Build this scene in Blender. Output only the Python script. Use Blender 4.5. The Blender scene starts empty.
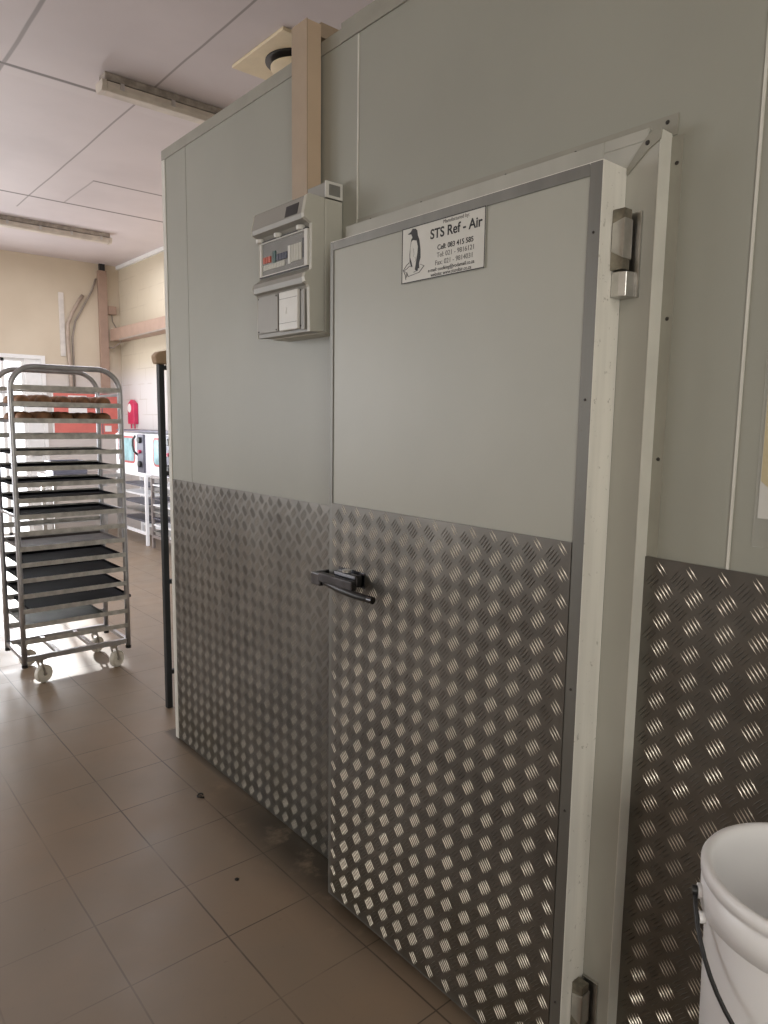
import bpy, math, random
from mathutils import Vector, Matrix
random.seed(7)
PI = math.pi
COL = bpy.context.scene.collection
sc = bpy.context.scene

# ------------------------------------------------------------------ node helpers
class NT:
    def __init__(s, name):
        s.m = bpy.data.materials.new(name); s.m.use_nodes = True
        s.t = s.m.node_tree; s.t.nodes.clear()
        s.out = s.t.nodes.new('ShaderNodeOutputMaterial')
        s.b = s.t.nodes.new('ShaderNodeBsdfPrincipled')
        s.t.links.new(s.b.outputs[0], s.out.inputs[0])
        s.tc = s.t.nodes.new('ShaderNodeTexCoord')
    def link(s, a, b): s.t.links.new(a, b)
    def set(s, sock, v):
        if hasattr(v, 'is_linked'): s.link(v, sock)
        elif isinstance(v, (tuple, list)) and len(v) == 3 and sock.type == 'RGBA': sock.default_value = (*v, 1)
        else: sock.default_value = v
    def p(s, **k):
        for n, v in k.items(): s.set(s.b.inputs[n.replace('_', ' ')], v)
    def math(s, op, a, b=0.0, c=None, clamp=False):
        n = s.t.nodes.new('ShaderNodeMath'); n.operation = op; n.use_clamp = clamp
        s.set(n.inputs[0], a); s.set(n.inputs[1], b)
        if c is not None: s.set(n.inputs[2], c)
        return n.outputs[0]
    def noise(s, scale, detail=3, rough=.55, vec=None, stretch=None):
        n = s.t.nodes.new('ShaderNodeTexNoise')
        v = vec if vec is not None else s.tc.outputs['Object']
        if stretch:
            mp = s.t.nodes.new('ShaderNodeMapping'); mp.inputs['Scale'].default_value = stretch
            s.link(v, mp.inputs[0]); v = mp.outputs[0]
        s.link(v, n.inputs['Vector'])
        n.inputs['Scale'].default_value = scale; n.inputs['Detail'].default_value = detail
        n.inputs['Roughness'].default_value = rough
        return n.outputs[0]
    def ramp(s, fac, lo, hi):
        n = s.t.nodes.new('ShaderNodeMapRange'); n.clamp = True; n.interpolation_type = 'SMOOTHSTEP'
        s.link(fac, n.inputs[0]); n.inputs[1].default_value = lo; n.inputs[2].default_value = hi
        return n.outputs[0]
    def mix(s, fac, a, b):
        n = s.t.nodes.new('ShaderNodeMix'); n.data_type = 'RGBA'
        s.set(n.inputs[0], fac); s.set(n.inputs[6], a); s.set(n.inputs[7], b)
        return n.outputs[2]
    def sep(s, v=None):
        n = s.t.nodes.new('ShaderNodeSeparateXYZ'); s.link(v or s.tc.outputs['Object'], n.inputs[0]); return n.outputs
    def comb(s, x, y, z):
        n = s.t.nodes.new('ShaderNodeCombineXYZ'); s.set(n.inputs[0], x); s.set(n.inputs[1], y); s.set(n.inputs[2], z); return n.outputs[0]
    def bump(s, h, strength=.3, dist=.01):
        n = s.t.nodes.new('ShaderNodeBump'); n.inputs['Strength'].default_value = strength; n.inputs['Distance'].default_value = dist
        s.link(h, n.inputs['Height']); s.link(n.outputs[0], s.b.inputs['Normal'])
    def line(s, v, pos, half, soft=.6):
        d = s.math('ABSOLUTE', s.math('SUBTRACT', v, pos))
        return s.math('SUBTRACT', 1.0, s.ramp(d, half * soft, half * (2 - soft)))

def simple(name, col, rough=.5, metal=0., var=.12, scale=9, bump=0., spec=None, emit=None, dark=None):
    n = NT(name)
    f = n.noise(scale, 4)
    d = dark or tuple(c * (1 - var) for c in col)
    l = tuple(min(1, c * (1 + var)) for c in col)
    n.p(Base_Color=n.mix(n.ramp(f, .3, .7), d, l), Roughness=rough, Metallic=metal)
    if spec is not None: n.p(Specular_IOR_Level=spec)
    if bump: n.bump(n.noise(scale * 12, 3), bump, .004)
    if emit: n.p(Emission_Color=emit[0], Emission_Strength=emit[1])
    return n.m

M = {}
M['panel'] = simple('panel_paint', (.345, .346, .300), .42, var=.03, scale=2.2)
M['door_paint'] = simple('door_paint', (.43, .432, .385), .4, var=.03, scale=2.5)
M['joint'] = simple('joint_paint', (.68, .67, .61), .4, var=.05)
M['trim'] = simple('grey_trim', (.32, .312, .265), .45, var=.06)
M['frame'] = simple('frame_paint', (.50, .495, .46), .42, var=.05, scale=5)
def chipped():
    n = NT('chipped_frame_paint'); o = n.sep()
    f = n.noise(26, 5, .65)
    near = n.math('SUBTRACT', 1.0, n.ramp(o[1], .818, .838))          # y close to the door edge = 0..1
    near = n.math('SUBTRACT', 1.0, near)
    patch = n.ramp(n.noise(5.5, 2), .44, .50)
    chip = n.math('MULTIPLY', n.math('MULTIPLY', n.ramp(f, .40, .45), near), patch)
    g = n.noise(7, 3, stretch=(1, 1, .25))
    n.p(Base_Color=n.mix(chip, n.mix(n.ramp(g, .35, .75), (.40, .395, .355), (.47, .465, .42)), (.16, .155, .14)),
        Roughness=.42)
    return n.m
M['frame_face'] = chipped()
def alu(name, base, rough, sc_=14, stretch=(1, 1, .06), metal=.75):
    n = NT(name)
    g = n.noise(sc_, 4, stretch=stretch); sp = n.noise(55, 4, .7)
    scr = n.ramp(sp, .63, .70)
    c = n.mix(n.ramp(g, .3, .7), tuple(v * .8 for v in base), base)
    n.p(Base_Color=n.mix(n.math('MULTIPLY', scr, .45), c, (.2, .18, .14)), Metallic=metal,
        Roughness=n.math('ADD', rough, n.math('MULTIPLY', g, .18)))
    n.bump(n.noise(40, 3, stretch=stretch), .08, .003)
    return n.m
M['alu'] = alu('door_edge_aluminium_lit', (.92, .90, .83), .5, metal=.1)
M['alu_shaded'] = alu('door_front_aluminium_shaded', (.25, .246, .226), .42)  # front strips darkened, edge caps lightened: side light put into the colour
def plate(name, base, dirt):
    n = NT(name); g = n.noise(3.2, 5, .6); h = n.noise(11, 4)
    sm = n.noise(1.1, 3)
    o = n.sep(n.t.nodes.new('ShaderNodeNewGeometry').outputs['Position'])
    low = n.math('SUBTRACT', 1.0, n.ramp(o[2], 0.0, .55))
    c = n.mix(n.ramp(g, .3, .72), base, tuple(v * .72 for v in base))
    c = n.mix(n.math('MULTIPLY', low, n.ramp(n.noise(6, 4), .25, .75)), c, dirt)
    n.p(Base_Color=c, Metallic=.85, Roughness=n.math('ADD', .27, n.math('MULTIPLY', h, .2)))
    n.bump(n.noise(30, 4), .12, .004)
    return n.m
M['plate'] = plate('tread_plate', (.225, .214, .194), (.155, .14, .105))
M['plate_wall'] = plate('tread_plate_dull', (.20, .19, .172), (.15, .14, .11))
M['bar'] = simple('worn_lit_bar', (.78, .73, .64), .32, .6, var=.15, scale=5)  # worn tops; only one lean gets this, so its catching light is painted
M['bar_dull'] = simple('dull_lit_bar', (.36, .34, .305), .45, .75, var=.15, scale=5)  # weaker copy of the painted lit lean, for the left wall plate
M['steel'] = simple('brushed_steel', (.55, .54, .52), .3, 1., var=.12, scale=20)
M['steel_dirty'] = simple('dirty_steel', (.27, .25, .21), .34, .95, var=.3, scale=30)
M['chrome_dark'] = simple('dark_chrome', (.10, .10, .105), .22, 1., var=.2, scale=20)
M['black_metal'] = simple('black_metal', (.03, .032, .035), .4, .4)
M['black'] = simple('black_plastic', (.015, .015, .016), .35)
M['screw'] = simple('dark_screw', (.06, .055, .05), .5, .5)
M['rack'] = simple('rack_aluminium', (.50, .50, .52), .36, .85, var=.15, scale=12)
M['runner'] = simple('runner_aluminium', (.62, .60, .57), .4, .7, var=.2, scale=18)
M['tray_black'] = simple('black_tray', (.014, .014, .017), .7, 0., var=.3, scale=10, spec=.04)
M['tray_brown'] = simple('worn_tray', (.12, .105, .10), .65, 0., var=.25, scale=9)
M['tray_grey'] = simple('grey_tray', (.20, .21, .20), .6, .1, var=.15, scale=9)
M['bread'] = simple('bread_crust', (.30, .15, .075), .55, var=.35, scale=14)
M['caster_white'] = simple('caster_wheel', (.74, .70, .62), .5, var=.12, scale=20)
M['db_grey'] = simple('enclosure_plastic_lit', (.55, .54, .475), .42, var=.03)
M['db_face_shaded'] = simple('enclosure_face_shaded', (.31, .30, .27), .42, var=.03)  # front kept darker than the cheeks, fall of light put into the colour
M['db_dark'] = simple('enclosure_shadow', (.22, .215, .20), .5)
M['white_plastic'] = simple('white_plastic', (.72, .71, .67), .35, var=.03)
M['red_orange'] = simple('red_toggle', (.55, .09, .04), .4)
M['navy'] = simple('navy_toggle', (.02, .03, .075), .35)
M['green'] = simple('green_toggle', (.02, .09, .085), .4)
M['beige_shaded'] = simple('beige_trunking_shaded', (.42, .325, .235), .5, var=.04)  # darker copy for lid and elbow, shade on the front painted in
M['beige'] = simple('beige_trunking_lit', (.62, .475, .34), .5, var=.05, scale=3)
M['pink_beige'] = simple('pinkish_trunking', (.36, .245, .185), .55, var=.06)
M['sign'] = simple('sign_white', (.66, .655, .615), .35, var=.02)
M['ink'] = simple('sign_ink', (.012, .012, .012), .5)
M['ink_grey'] = simple('sign_grey_ink', (.14, .138, .13), .5)
M['bucket'] = simple('bucket_plastic', (.90, .90, .91), .32, var=.015, scale=3)
M['cream'] = simple('vent_cream', (.74, .62, .43), .5, var=.04)
M['lamp_body'] = simple('lamp_grime', (.33, .29, .25), .5, var=.3, scale=16)
M['lamp_tube'] = simple('lamp_diffuser', (.56, .50, .43), .3, var=.15, scale=8)
M['white_paint'] = simple('white_paint', (.80, .79, .77), .45, var=.03)
M['white_glow_enamel'] = simple('white_glow_enamel', (.90, .89, .90), .3, var=.02, emit=((.92, .94, 1.), .25))  # glow added to brighten ovens and stands, which are no lamps
M['red_paint'] = simple('red_board', (.62, .16, .13), .5, var=.07)
M['red_plastic'] = simple('red_plastic', (.58, .03, .10), .35)
M['red_trim'] = simple('red_rubber', (.55, .12, .12), .45)
M['teal_glow_glass'] = simple('teal_oven_glass_glow', (.30, .50, .54), .15, var=.3, scale=6, emit=((.5, .75, .8), .2))  # painted-in glow on the oven window, no lamp behind it
M['grey_dark'] = simple('dark_grey_panel', (.16, .16, .20), .4, .3)
M['brown_post'] = simple('brown_grey_post', (.40, .36, .35), .45, .4)
M['cardboard'] = simple('cardboard', (.40, .27, .17), .75, var=.15)
M['paper'] = simple('white_paper', (.80, .79, .76), .6, var=.02)
M['yellow_paper'] = simple('yellow_paper', (.68, .56, .30), .6, var=.05)
M['cable'] = simple('grey_cable', (.30, .25, .21), .5)
M['conduit'] = simple('conduit_pipe', (.38, .30, .24), .5, var=.15)
M['scrap'] = simple('black_scrap', (.012, .01, .008), .6)
M['cushion_grey'] = simple('bench_grey', (.62, .57, .52), .5, var=.1)

def glassy(name, tint, alpha):
    n = NT(name); n.p(Base_Color=tint, Roughness=.08, Alpha=alpha); return n.m
M['pane'] = glassy('clear_cover', (.5, .5, .48), .03)
M['sleeve'] = glassy('plastic_sleeve', (.6, .6, .56), .14)
M['door_pane'] = glassy('door_glass', (.95, .97, 1.), .08)

def floor_mat():
    n = NT('vinyl_tiles'); o = n.sep()
    s = .3
    u = n.math('DIVIDE', n.math('SUBTRACT', o[0], -.1614), s); v = n.math('DIVIDE', n.math('SUBTRACT', o[1], 2.4078), s)
    wob = n.math('MULTIPLY', n.math('SUBTRACT', n.noise(2.2, 2), .5), .03)
    # rows nearer than the door's latch edge are laid slightly out of line
    jog = n.math('MULTIPLY', n.math('LESS_THAN', o[1], 1.8078), .0)
    u2 = n.math('ADD', n.math('ADD', u, wob), jog); v2 = n.math('ADD', v, wob)
    def grid(w):
        f = n.math('FRACT', w); return n.math('MINIMUM', f, n.math('SUBTRACT', 1.0, f))
    gu, gv = grid(u2), grid(v2)
    lu = n.math('SUBTRACT', 1.0, n.ramp(gu, .004, .013)); lv = n.math('SUBTRACT', 1.0, n.ramp(gv, .003, .010))
    br = n.ramp(n.noise(3.1, 3), .28, .55)
    fade = n.math('ADD', .3, n.math('MULTIPLY', n.ramp(o[0], -.95, -.35), .7))
    ln = n.math('MULTIPLY', n.math('MULTIPLY', n.math('MAXIMUM', n.math('MULTIPLY', lu, n.math('ADD', .35, n.math('MULTIPLY', br, .65))), n.math('MULTIPLY', lv, br)), n.ramp(n.noise(1.4, 2), .2, .5)), fade)
    cell = n.comb(n.math('FLOOR', u2), n.math('FLOOR', v2), 0.0)
    wn = n.t.nodes.new('ShaderNodeTexWhiteNoise'); wn.noise_dimensions = '3D'; n.link(cell, wn.inputs[0])
    base = n.mix(wn.outputs[0], (.275, .198, .135), (.295, .214, .146))
    base = n.mix(n.ramp(n.noise(1.7, 5, .6), .3, .7), base, (.245, .19, .138))
    base = n.mix(n.math('MULTIPLY', n.ramp(n.noise(38, 5, .7), .62, .74), .35), base, (.16, .12, .085))
    streak = n.ramp(n.noise(5, 3, stretch=(6, .5, 1)), .66, .74)
    base = n.mix(n.math('MULTIPLY', streak, .14), base, (.2, .15, .11))
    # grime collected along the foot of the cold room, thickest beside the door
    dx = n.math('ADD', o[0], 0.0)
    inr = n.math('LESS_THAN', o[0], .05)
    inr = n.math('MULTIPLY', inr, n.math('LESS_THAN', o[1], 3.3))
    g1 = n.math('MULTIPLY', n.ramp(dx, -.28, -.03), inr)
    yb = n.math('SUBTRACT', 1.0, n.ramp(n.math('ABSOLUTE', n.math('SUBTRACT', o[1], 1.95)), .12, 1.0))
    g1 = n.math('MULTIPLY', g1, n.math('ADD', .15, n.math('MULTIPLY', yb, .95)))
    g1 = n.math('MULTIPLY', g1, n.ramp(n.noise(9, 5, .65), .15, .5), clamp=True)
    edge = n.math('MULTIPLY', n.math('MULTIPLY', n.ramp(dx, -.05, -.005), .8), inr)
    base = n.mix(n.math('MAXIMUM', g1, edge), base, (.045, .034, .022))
    base = n.mix(n.math('MULTIPLY', ln, .85), base, (.045, .032, .022))
    n.p(Base_Color=base, Roughness=n.math('ADD', .30, n.math('MULTIPLY', n.noise(6, 4), .22)), Specular_IOR_Level=.5)
    n.bump(n.math('SUBTRACT', n.noise(3, 2), n.math('MULTIPLY', ln, .3)), .06, .01)
    return n.m
def ceil_mat():
    n = NT('ceiling_boards'); o = n.sep()
    w = n.math('MULTIPLY', n.math('SUBTRACT', n.noise(1.2, 2), .5), .02)
    x = n.math('ADD', o[0], w); y = n.math('ADD', o[1], w)
    br = n.ramp(n.noise(1.1, 1, stretch=(1.4, .6, 1)), .30, .36)
    dark = n.math('MULTIPLY', n.math('MULTIPLY', n.line(x, .532, .007), .75), n.math('LESS_THAN', y, 7.9))
    for xx in (-.25, -1.03): dark = n.math('MAXIMUM', dark, n.math('MULTIPLY', n.line(x, xx, .011), .75))
    for yy in (2.2, 4.825, 7.45, 10.3): dark = n.math('MAXIMUM', dark, n.math('MULTIPLY', n.line(y, yy, .017), n.math('ADD', .25, n.math('MULTIPLY', br, .85))))
    # hatch
    inx = n.math('MULTIPLY', n.math('GREATER_THAN', x, .835), n.math('LESS_THAN', x, 1.6))
    dark = n.math('MAXIMUM', dark, n.math('MULTIPLY', n.line(y, 6.60, .014), inx))
    iny = n.math('MULTIPLY', n.math('GREATER_THAN', y, 6.6), n.math('LESS_THAN', y, 7.45))
    dark = n.math('MAXIMUM', dark, n.math('MULTIPLY', n.math('MULTIPLY', n.line(x, .84, .008), iny), .5))
    base = n.mix(n.ramp(n.noise(.9, 4), .3, .7), (.60, .54, .545), (.68, .615, .62))
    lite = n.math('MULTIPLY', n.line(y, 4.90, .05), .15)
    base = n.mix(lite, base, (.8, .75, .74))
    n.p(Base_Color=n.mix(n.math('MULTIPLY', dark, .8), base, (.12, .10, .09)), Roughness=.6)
    return n.m
def wall_mat(name, a, b, low, block=False):
    n = NT(name); o = n.sep()
    c = n.mix(n.ramp(n.noise(1.2, 4), .3, .7), a, b)
    c = n.mix(n.math('SUBTRACT', 1.0, n.ramp(o[2], 1.95, 2.35)), c, low)
    if block:
        f = n.math('FRACT', n.math('DIVIDE', o[2], .2)); h = n.math('SUBTRACT', 1.0, n.ramp(n.math('MINIMUM', f, n.math('SUBTRACT', 1.0, f)), .015, .05))
        row = n.math('MODULO', n.math('FLOOR', n.math('DIVIDE', o[2], .2)), 2.0)
        g = n.math('FRACT', n.math('ADD', n.math('DIVIDE', o[1], .4), n.math('MULTIPLY', row, .5))); v = n.math('SUBTRACT', 1.0, n.ramp(n.math('MINIMUM', g, n.math('SUBTRACT', 1.0, g)), .008, .025))
        j = n.math('MULTIPLY', n.math('MAXIMUM', h, v), n.ramp(n.noise(3, 2), .42, .6))
        c = n.mix(n.math('MULTIPLY', j, .3), c, (.36, .29, .2))
    n.p(Base_Color=c, Roughness=.7); n.bump(n.noise(14, 4), .1, .01)
    return n.m
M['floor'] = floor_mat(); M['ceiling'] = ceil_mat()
M['wall'] = wall_mat('cream_wall', (.56, .47, .355), (.61, .52, .40), (.58, .53, .49))
M['wall_block'] = wall_mat('cream_block_wall', (.56, .485, .365), (.60, .525, .40), (.66, .62, .60), True)

# ------------------------------------------------------------------ mesh helpers
class MB:
    def __init__(s): s.V = []; s.F = []; s.I = []; s.mi = 0
    def box(s, x0, x1, y0, y1, z0, z1):
        b = len(s.V)
        s.V += [(x, y, z) for z in (z0, z1) for (x, y) in ((x0, y0), (x1, y0), (x1, y1), (x0, y1))]
        s._f([(3, 2, 1, 0), (4, 5, 6, 7), (0, 1, 5, 4), (1, 2, 6, 5), (2, 3, 7, 6), (3, 0, 4, 7)], b); return s
    def _f(s, fs, b):
        for f in fs: s.F.append(tuple(i + b for i in f)); s.I.append(s.mi)
    def ring(s, c, t, r, n, up=None):
        t = Vector(t).normalized(); a = Vector((0, 0, 1)) if abs(t.z) < .9 else Vector((1, 0, 0))
        if up: a = Vector(up)
        u = t.cross(a).normalized(); w = u.cross(t)
        return [tuple(Vector(c) + (u * math.cos(2 * PI * k / n) + w * math.sin(2 * PI * k / n)) * r) for k in range(n)]
    def tube(s, pts, r, n=10, closed=False):
        P = [Vector(p) for p in pts]; b = len(s.V); m = len(P)
        t = (P[1] - P[0]).normalized(); a = Vector((0, 0, 1)) if abs(t.z) < .9 else Vector((1, 0, 0))
        u = t.cross(a).normalized()
        for i in range(m):
            if closed: t = (P[(i + 1) % m] - P[i - 1]).normalized()
            else: t = (P[min(i + 1, m - 1)] - P[max(i - 1, 0)]).normalized()
            u = (u - t * u.dot(t)).normalized(); w = t.cross(u)
            rr = r[i] if isinstance(r, (list, tuple)) else r
            s.V += [tuple(P[i] + (u * math.cos(2 * PI * k / n) + w * math.sin(2 * PI * k / n)) * rr) for k in range(n)]
        fs = []
        for i in range(m if closed else m - 1):
            j = (i + 1) % m
            for k in range(n):
                l = (k + 1) % n; fs.append((i * n + k, i * n + l, j * n + l, j * n + k))
        if not closed: fs += [tuple(range(n - 1, -1, -1)), tuple((m - 1) * n + k for k in range(n))]
        s._f(fs, b); return s
    def cyl(s, a, c, r, n=20): return s.tube([a, c], r, n)
    def prism(s, poly, ax, lo, hi):
        b = len(s.V); n = len(poly)
        def pt(p, w): return {0: (w, p[0], p[1]), 1: (p[0], w, p[1]), 2: (p[0], p[1], w)}[ax]
        s.V += [pt(p, lo) for p in poly] + [pt(p, hi) for p in poly]
        s._f([tuple(range(n - 1, -1, -1)), tuple(range(n, 2 * n))] + [(i, (i + 1) % n, n + (i + 1) % n, n + i) for i in range(n)], b); return s
    def lathe(s, prof, c=(0, 0, 0), n=40, ax=2):
        b = len(s.V); m = len(prof)
        for r, h in prof:
            for k in range(n):
                a = 2 * PI * k / n; p = (r * math.cos(a), r * math.sin(a), h)
                if ax == 0: p = (h, p[0], p[1])
                if ax == 1: p = (p[0], h, p[1])
                s.V.append((c[0] + p[0], c[1] + p[1], c[2] + p[2]))
        fs = [(i * n + k, i * n + (k + 1) % n, (i + 1) * n + (k + 1) % n, (i + 1) * n + k) for i in range(m - 1) for k in range(n)]
        s._f(fs, b); return s
    def build(s, name, mats, parent=None, bevel=0, smooth=False, seg=2, solid=None):
        me = bpy.data.meshes.new(name); off = Vector((0, 0, 0))
        q = parent
        while q is not None: off += q.location; q = q.parent
        me.from_pydata([tuple(Vector(v) - off) for v in s.V], [], s.F)
        if not isinstance(mats, (list, tuple)): mats = [mats]
        for m in mats: me.materials.append(M[m] if isinstance(m, str) else m)
        me.polygons.foreach_set('material_index', s.I)
        me.update()
        import bmesh
        if len(s.V) < 20000:
            bm = bmesh.new(); bm.from_mesh(me); bmesh.ops.recalc_face_normals(bm, faces=bm.faces); bm.to_mesh(me); bm.free()
        o = bpy.data.objects.new(name, me); COL.objects.link(o)
        if parent is not None: o.parent = parent
        if bevel:
            b = o.modifiers.new('bevel', 'BEVEL'); b.width = bevel; b.segments = seg; b.limit_method = 'ANGLE'; b.angle_limit = math.radians(40)
        if smooth:
            for p in me.polygons: p.use_smooth = True
            if smooth != 'all': me.set_sharp_from_angle(angle=math.radians(38))
        return o

def tag(o, label=None, cat=None, group=None, kind=None):
    if label: o['label'] = label
    if cat: o['category'] = cat
    if group: o['group'] = group
    if kind: o['kind'] = kind
    return o
def empty(name, loc, label, cat, group=None):
    o = bpy.data.objects.new(name, None); o.empty_display_size = .1; COL.objects.link(o); o.location = loc
    return tag(o, label, cat, group)
def B(*a): return MB().box(*a)
def copy_tree(o, parent=None):
    c = o.copy(); COL.objects.link(c); c.parent = parent
    for ch in list(o.children): copy_tree(ch, c)
    return c
def struct(o): o['kind'] = 'structure'; return o
def arc(cx, cz, r, a0, a1, n, y=None):
    return [(cx + r * math.cos(a0 + (a1 - a0) * i / n), cz + r * math.sin(a0 + (a1 - a0) * i / n)) for i in range(n + 1)]

# ------------------------------------------------------------------ room shell
H = 3.6; XR = 2.297; YB = 10.055; XL = -4.3; YF = -3.2
struct(B(XL - .15, XR + .15, YF - .15, YB + .15, -.1, 0).build('floor', 'floor'))
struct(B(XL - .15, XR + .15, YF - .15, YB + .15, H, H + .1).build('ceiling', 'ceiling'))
DX0, DX1, DZ = .38, 1.30, 2.34          # doorway in the back wall
w = MB(); w.box(XL, DX0, YB, YB + .15, 0, H); w.box(DX1, XR, YB, YB + .15, 0, H); w.box(DX0, DX1, YB, YB + .15, DZ, H)
struct(w.build('wall_back', 'wall'))
struct(B(XR, XR + .15, YF, YB + .15, 0, H).build('wall_right', 'wall_block'))
# left wall with three window openings (outside the frame, they light the room)
w = MB(); wins = [(4.0, 5.6), (6.3, 9.0)]
w.box(XL - .15, XL, YF, YB + .15, 0, 1.0); w.box(XL - .15, XL, YF, YB + .15, 2.8, H)
ys = [YF] + [v for p in wins for v in p] + [YB + .15]
for i in range(0, len(ys), 2): w.box(XL - .15, XL, ys[i], ys[i + 1], 1.0, 2.8)
struct(w.build('wall_left', 'wall'))
cor = MB(); cor.box(XR - .035, XR, 3.3, YB, H - .045, H); struct(cor.build('trim_1', 'white_paint'))

struct(B(XL - .15, XR + .15, YF - .15, YF, 0, H).build('wall_front', 'wall'))
# back door
d = bpy.data.objects.new('door_1', None); COL.objects.link(d); d.location = (.84, YB, 0); struct(d)
f = MB(); f.box(DX0, DX0 + .05, YB - .02, YB + .1, 0, DZ); f.box(DX1 - .05, DX1, YB - .02, YB + .1, 0, DZ); f.box(DX0 + .05, DX1 - .05, YB - .02, YB + .1, DZ - .05, DZ)
f.build('door_frame', 'white_paint', d, bevel=.004)
lf = MB(); lf.box(1.06, DX1 - .05, YB + .0, YB + .04, 0.01, DZ - .05); lf.build('door_leaf', 'white_paint', d, bevel=.004)
lf = MB()
for xx in (.43, .78, 1.02): lf.box(xx, xx + .04, YB + .02, YB + .06, 0.01, DZ - .05)
for zz in (.01, .75, 1.5, DZ - .09): lf.box(.47, 1.02, YB + .02, YB + .06, zz, zz + .04)
lf.build('glazed_leaf', 'white_paint', d)
B(.47, 1.02, YB + .036, YB + .042, .05, DZ - .09).build('glass_pane', 'door_pane', d)
h = MB(); h.cyl((1.10, YB, 1.05), (1.10, YB - .05, 1.05), .01); h.cyl((1.10, YB - .05, 1.05), (1.20, YB - .05, 1.05), .01); h.build('door_handle', 'steel', d, smooth=True)

# ------------------------------------------------------------------ cold room
HT = 2.7512; YC = 3.2097; T = .1271; YLd, YRd, ZT, ZB = 1.7494, .844, 2.0843, .0288; TB = .0445
cold = empty('cold_room', (0, 1.2, 0), 'walk-in cold room of grey insulated panels with tread plate along its foot', 'cold room')
joints = [YC, 2.977, 1.787, .6025, -.582, -1.77]
for i in range(5):
    B(0, .1, joints[i + 1] + .0015, joints[i] - .0015, 0, HT - .01).build('wall_panel', 'panel', cold, bevel=.0015)
B(.1, 2.2, YC - .1, YC, 0, HT - .01).build('side_panel', 'panel', cold)
B(.0, 2.2, -1.77, YC, HT - .01, HT - .002).build('roof_panel', 'panel', cold)
for j in joints[2:5]:
    B(-.003, .0, j - .0028, j + .0024, 1.29 if j < .8 else (2.17 if j < 1.8 else 1.287), HT - .045).build('joint_strip', 'joint', cold)
B(-.004, 0, 1.87, YC + .004, HT - .042, HT).build('roof_trim', 'trim', cold, bevel=.001)
B(-.006, 0, -1.77, 1.868, HT - .042, HT + .013).build('roof_trim', 'trim', cold, bevel=.001)
c = MB(); c.box(-.004, 0, YC - .028, YC + .004, 0, HT - .043); c.box(0, .03, YC, YC + .004, 0, HT - .043); c.build('corner_trim', 'joint', cold)

def tread(name, x, y0, y1, z0, z1, ph_y, ph_z, py, pz, mats, parent, excl=None):
    m = MB(); m.mi = 0; m.box(x - .0025, x, y0, y1, z0, z1)
    V, F = m.V, m.F; I = m.I
    xf = x - .0025
    def group(cy, cz, sgn, mi):
        dy, dz = .0112, .0140                      # half bar along its length
        for k in range(5):
            o = k - 2
            ln = 1.0 - .06 * abs(o)
            by, bz = cy + .0059 * o * sgn, cz - .0058 * o
            ey, ez = dy * ln * sgn, dz * ln
            if not (y0 < by - abs(ey) and by + abs(ey) < y1 and z0 < bz - ez and bz + ez < z1): continue
            ny, nz = .0012 * sgn, -.0010
            b = len(V)
            V.extend([(xf, by - ey, bz - ez), (xf, by + ny, bz + nz), (xf, by + ey, bz + ez), (xf, by - ny, bz - nz),
                      (xf - .0016, by - .55 * ey, bz - .55 * ez), (xf - .0016, by + .55 * ey, bz + .55 * ez)])
            F.extend([(b, b + 4, b + 1), (b + 1, b + 4, b + 5), (b + 1, b + 5, b + 2), (b + 2, b + 5, b + 3), (b + 3, b + 5, b + 4), (b + 3, b + 4, b)])
            I.extend([mi] * 6)
    i0, i1 = int((y0 - ph_y) / py) - 1, int((y1 - ph_y) / py) + 2
    j0, j1 = int((z0 - ph_z) / pz) - 1, int((z1 - ph_z) / pz) + 2
    for i in range(i0, i1):
        for j in range(j0, j1):
            group(ph_y + i * py, ph_z + j * pz, 1, 1)
            group(ph_y + (i + .5) * py, ph_z + (j + .5) * pz, -1, 2)
    return m.build(name, mats, parent)

tread('tread_plate', -.0005, 1.62, YC - .03, .004, 1.2846, 1.95, .035, .0648, .060, ['plate_wall', 'bar_dull', 'plate_wall'], cold)
tread('tread_plate', -.0035, -1.7, .7738, .004, 1.293, .727, 1.0452, .0655, .0587, ['plate', 'bar', 'plate'], cold)

# door frame round the opening: a shallow box section with a screwed flange
FY, FYL, FZ, FL = .7749, 1.79, 2.131, .749
fr = MB(); fr.mi = 0
fr.box(-.0439, -.0005, FY, .90, 0, FZ - .002); fr.box(-.0439, -.0005, 1.69, FYL, 0, 2.03); fr.box(-.0439, -.0005, .90, FYL, 2.03, 2.152); fr.box(-.0439, -.0005, .80, .90, FZ - .002, 2.152)
frame = fr.build('door_frame', ['frame_face'], cold, bevel=.002)
side = MB(); side.box(-.0452, -.001, FY - .0015, FY + .0, 0.0, FZ + .012); side.build('frame_return', 'joint', frame)  # brighter paint on this side stands in for light falling on it
fl = MB(); fl.box(-.0025, 0, FL, FY, 1.2935, FZ + .006); fl.box(-.0025, 0, FY - .012, FYL, 2.140, 2.180); fl.build('frame_flange', 'trim', frame)
# the overlapping strip at the mitred corner
ms = MB(); ms.prism([(0.8427, 2.0843), (0.8057, 2.1309), (0.7870, 2.1471), (0.7704, 2.1412), (0.7724, 2.1232), (0.7960, 2.1103), (0.8412, 2.0714)], 0, -.0475, -.0441)
ms.build('corner_strip', 'trim', frame)
def screw(x, y, z, parent, r=.0042):
    m = MB(); m.lathe([(0, -.0022), (r * .7, -.002), (r, 0), (r, .001), (0, .001)], (x, y, z), 10, 0); return m.build('screw', 'screw', parent, smooth=True)
for zz in (2.085, 1.785, 1.50): screw(-.0025, .760, zz, frame)
for yy, zz in ((0.7995, 2.1225), ): screw(-.0475, yy, zz, frame, .005)
for yy in (1.72, 1.50, 1.2, 1.0, .785): screw(-.0025, yy, 2.168, frame, .003 if yy > .9 else .0045)

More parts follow.
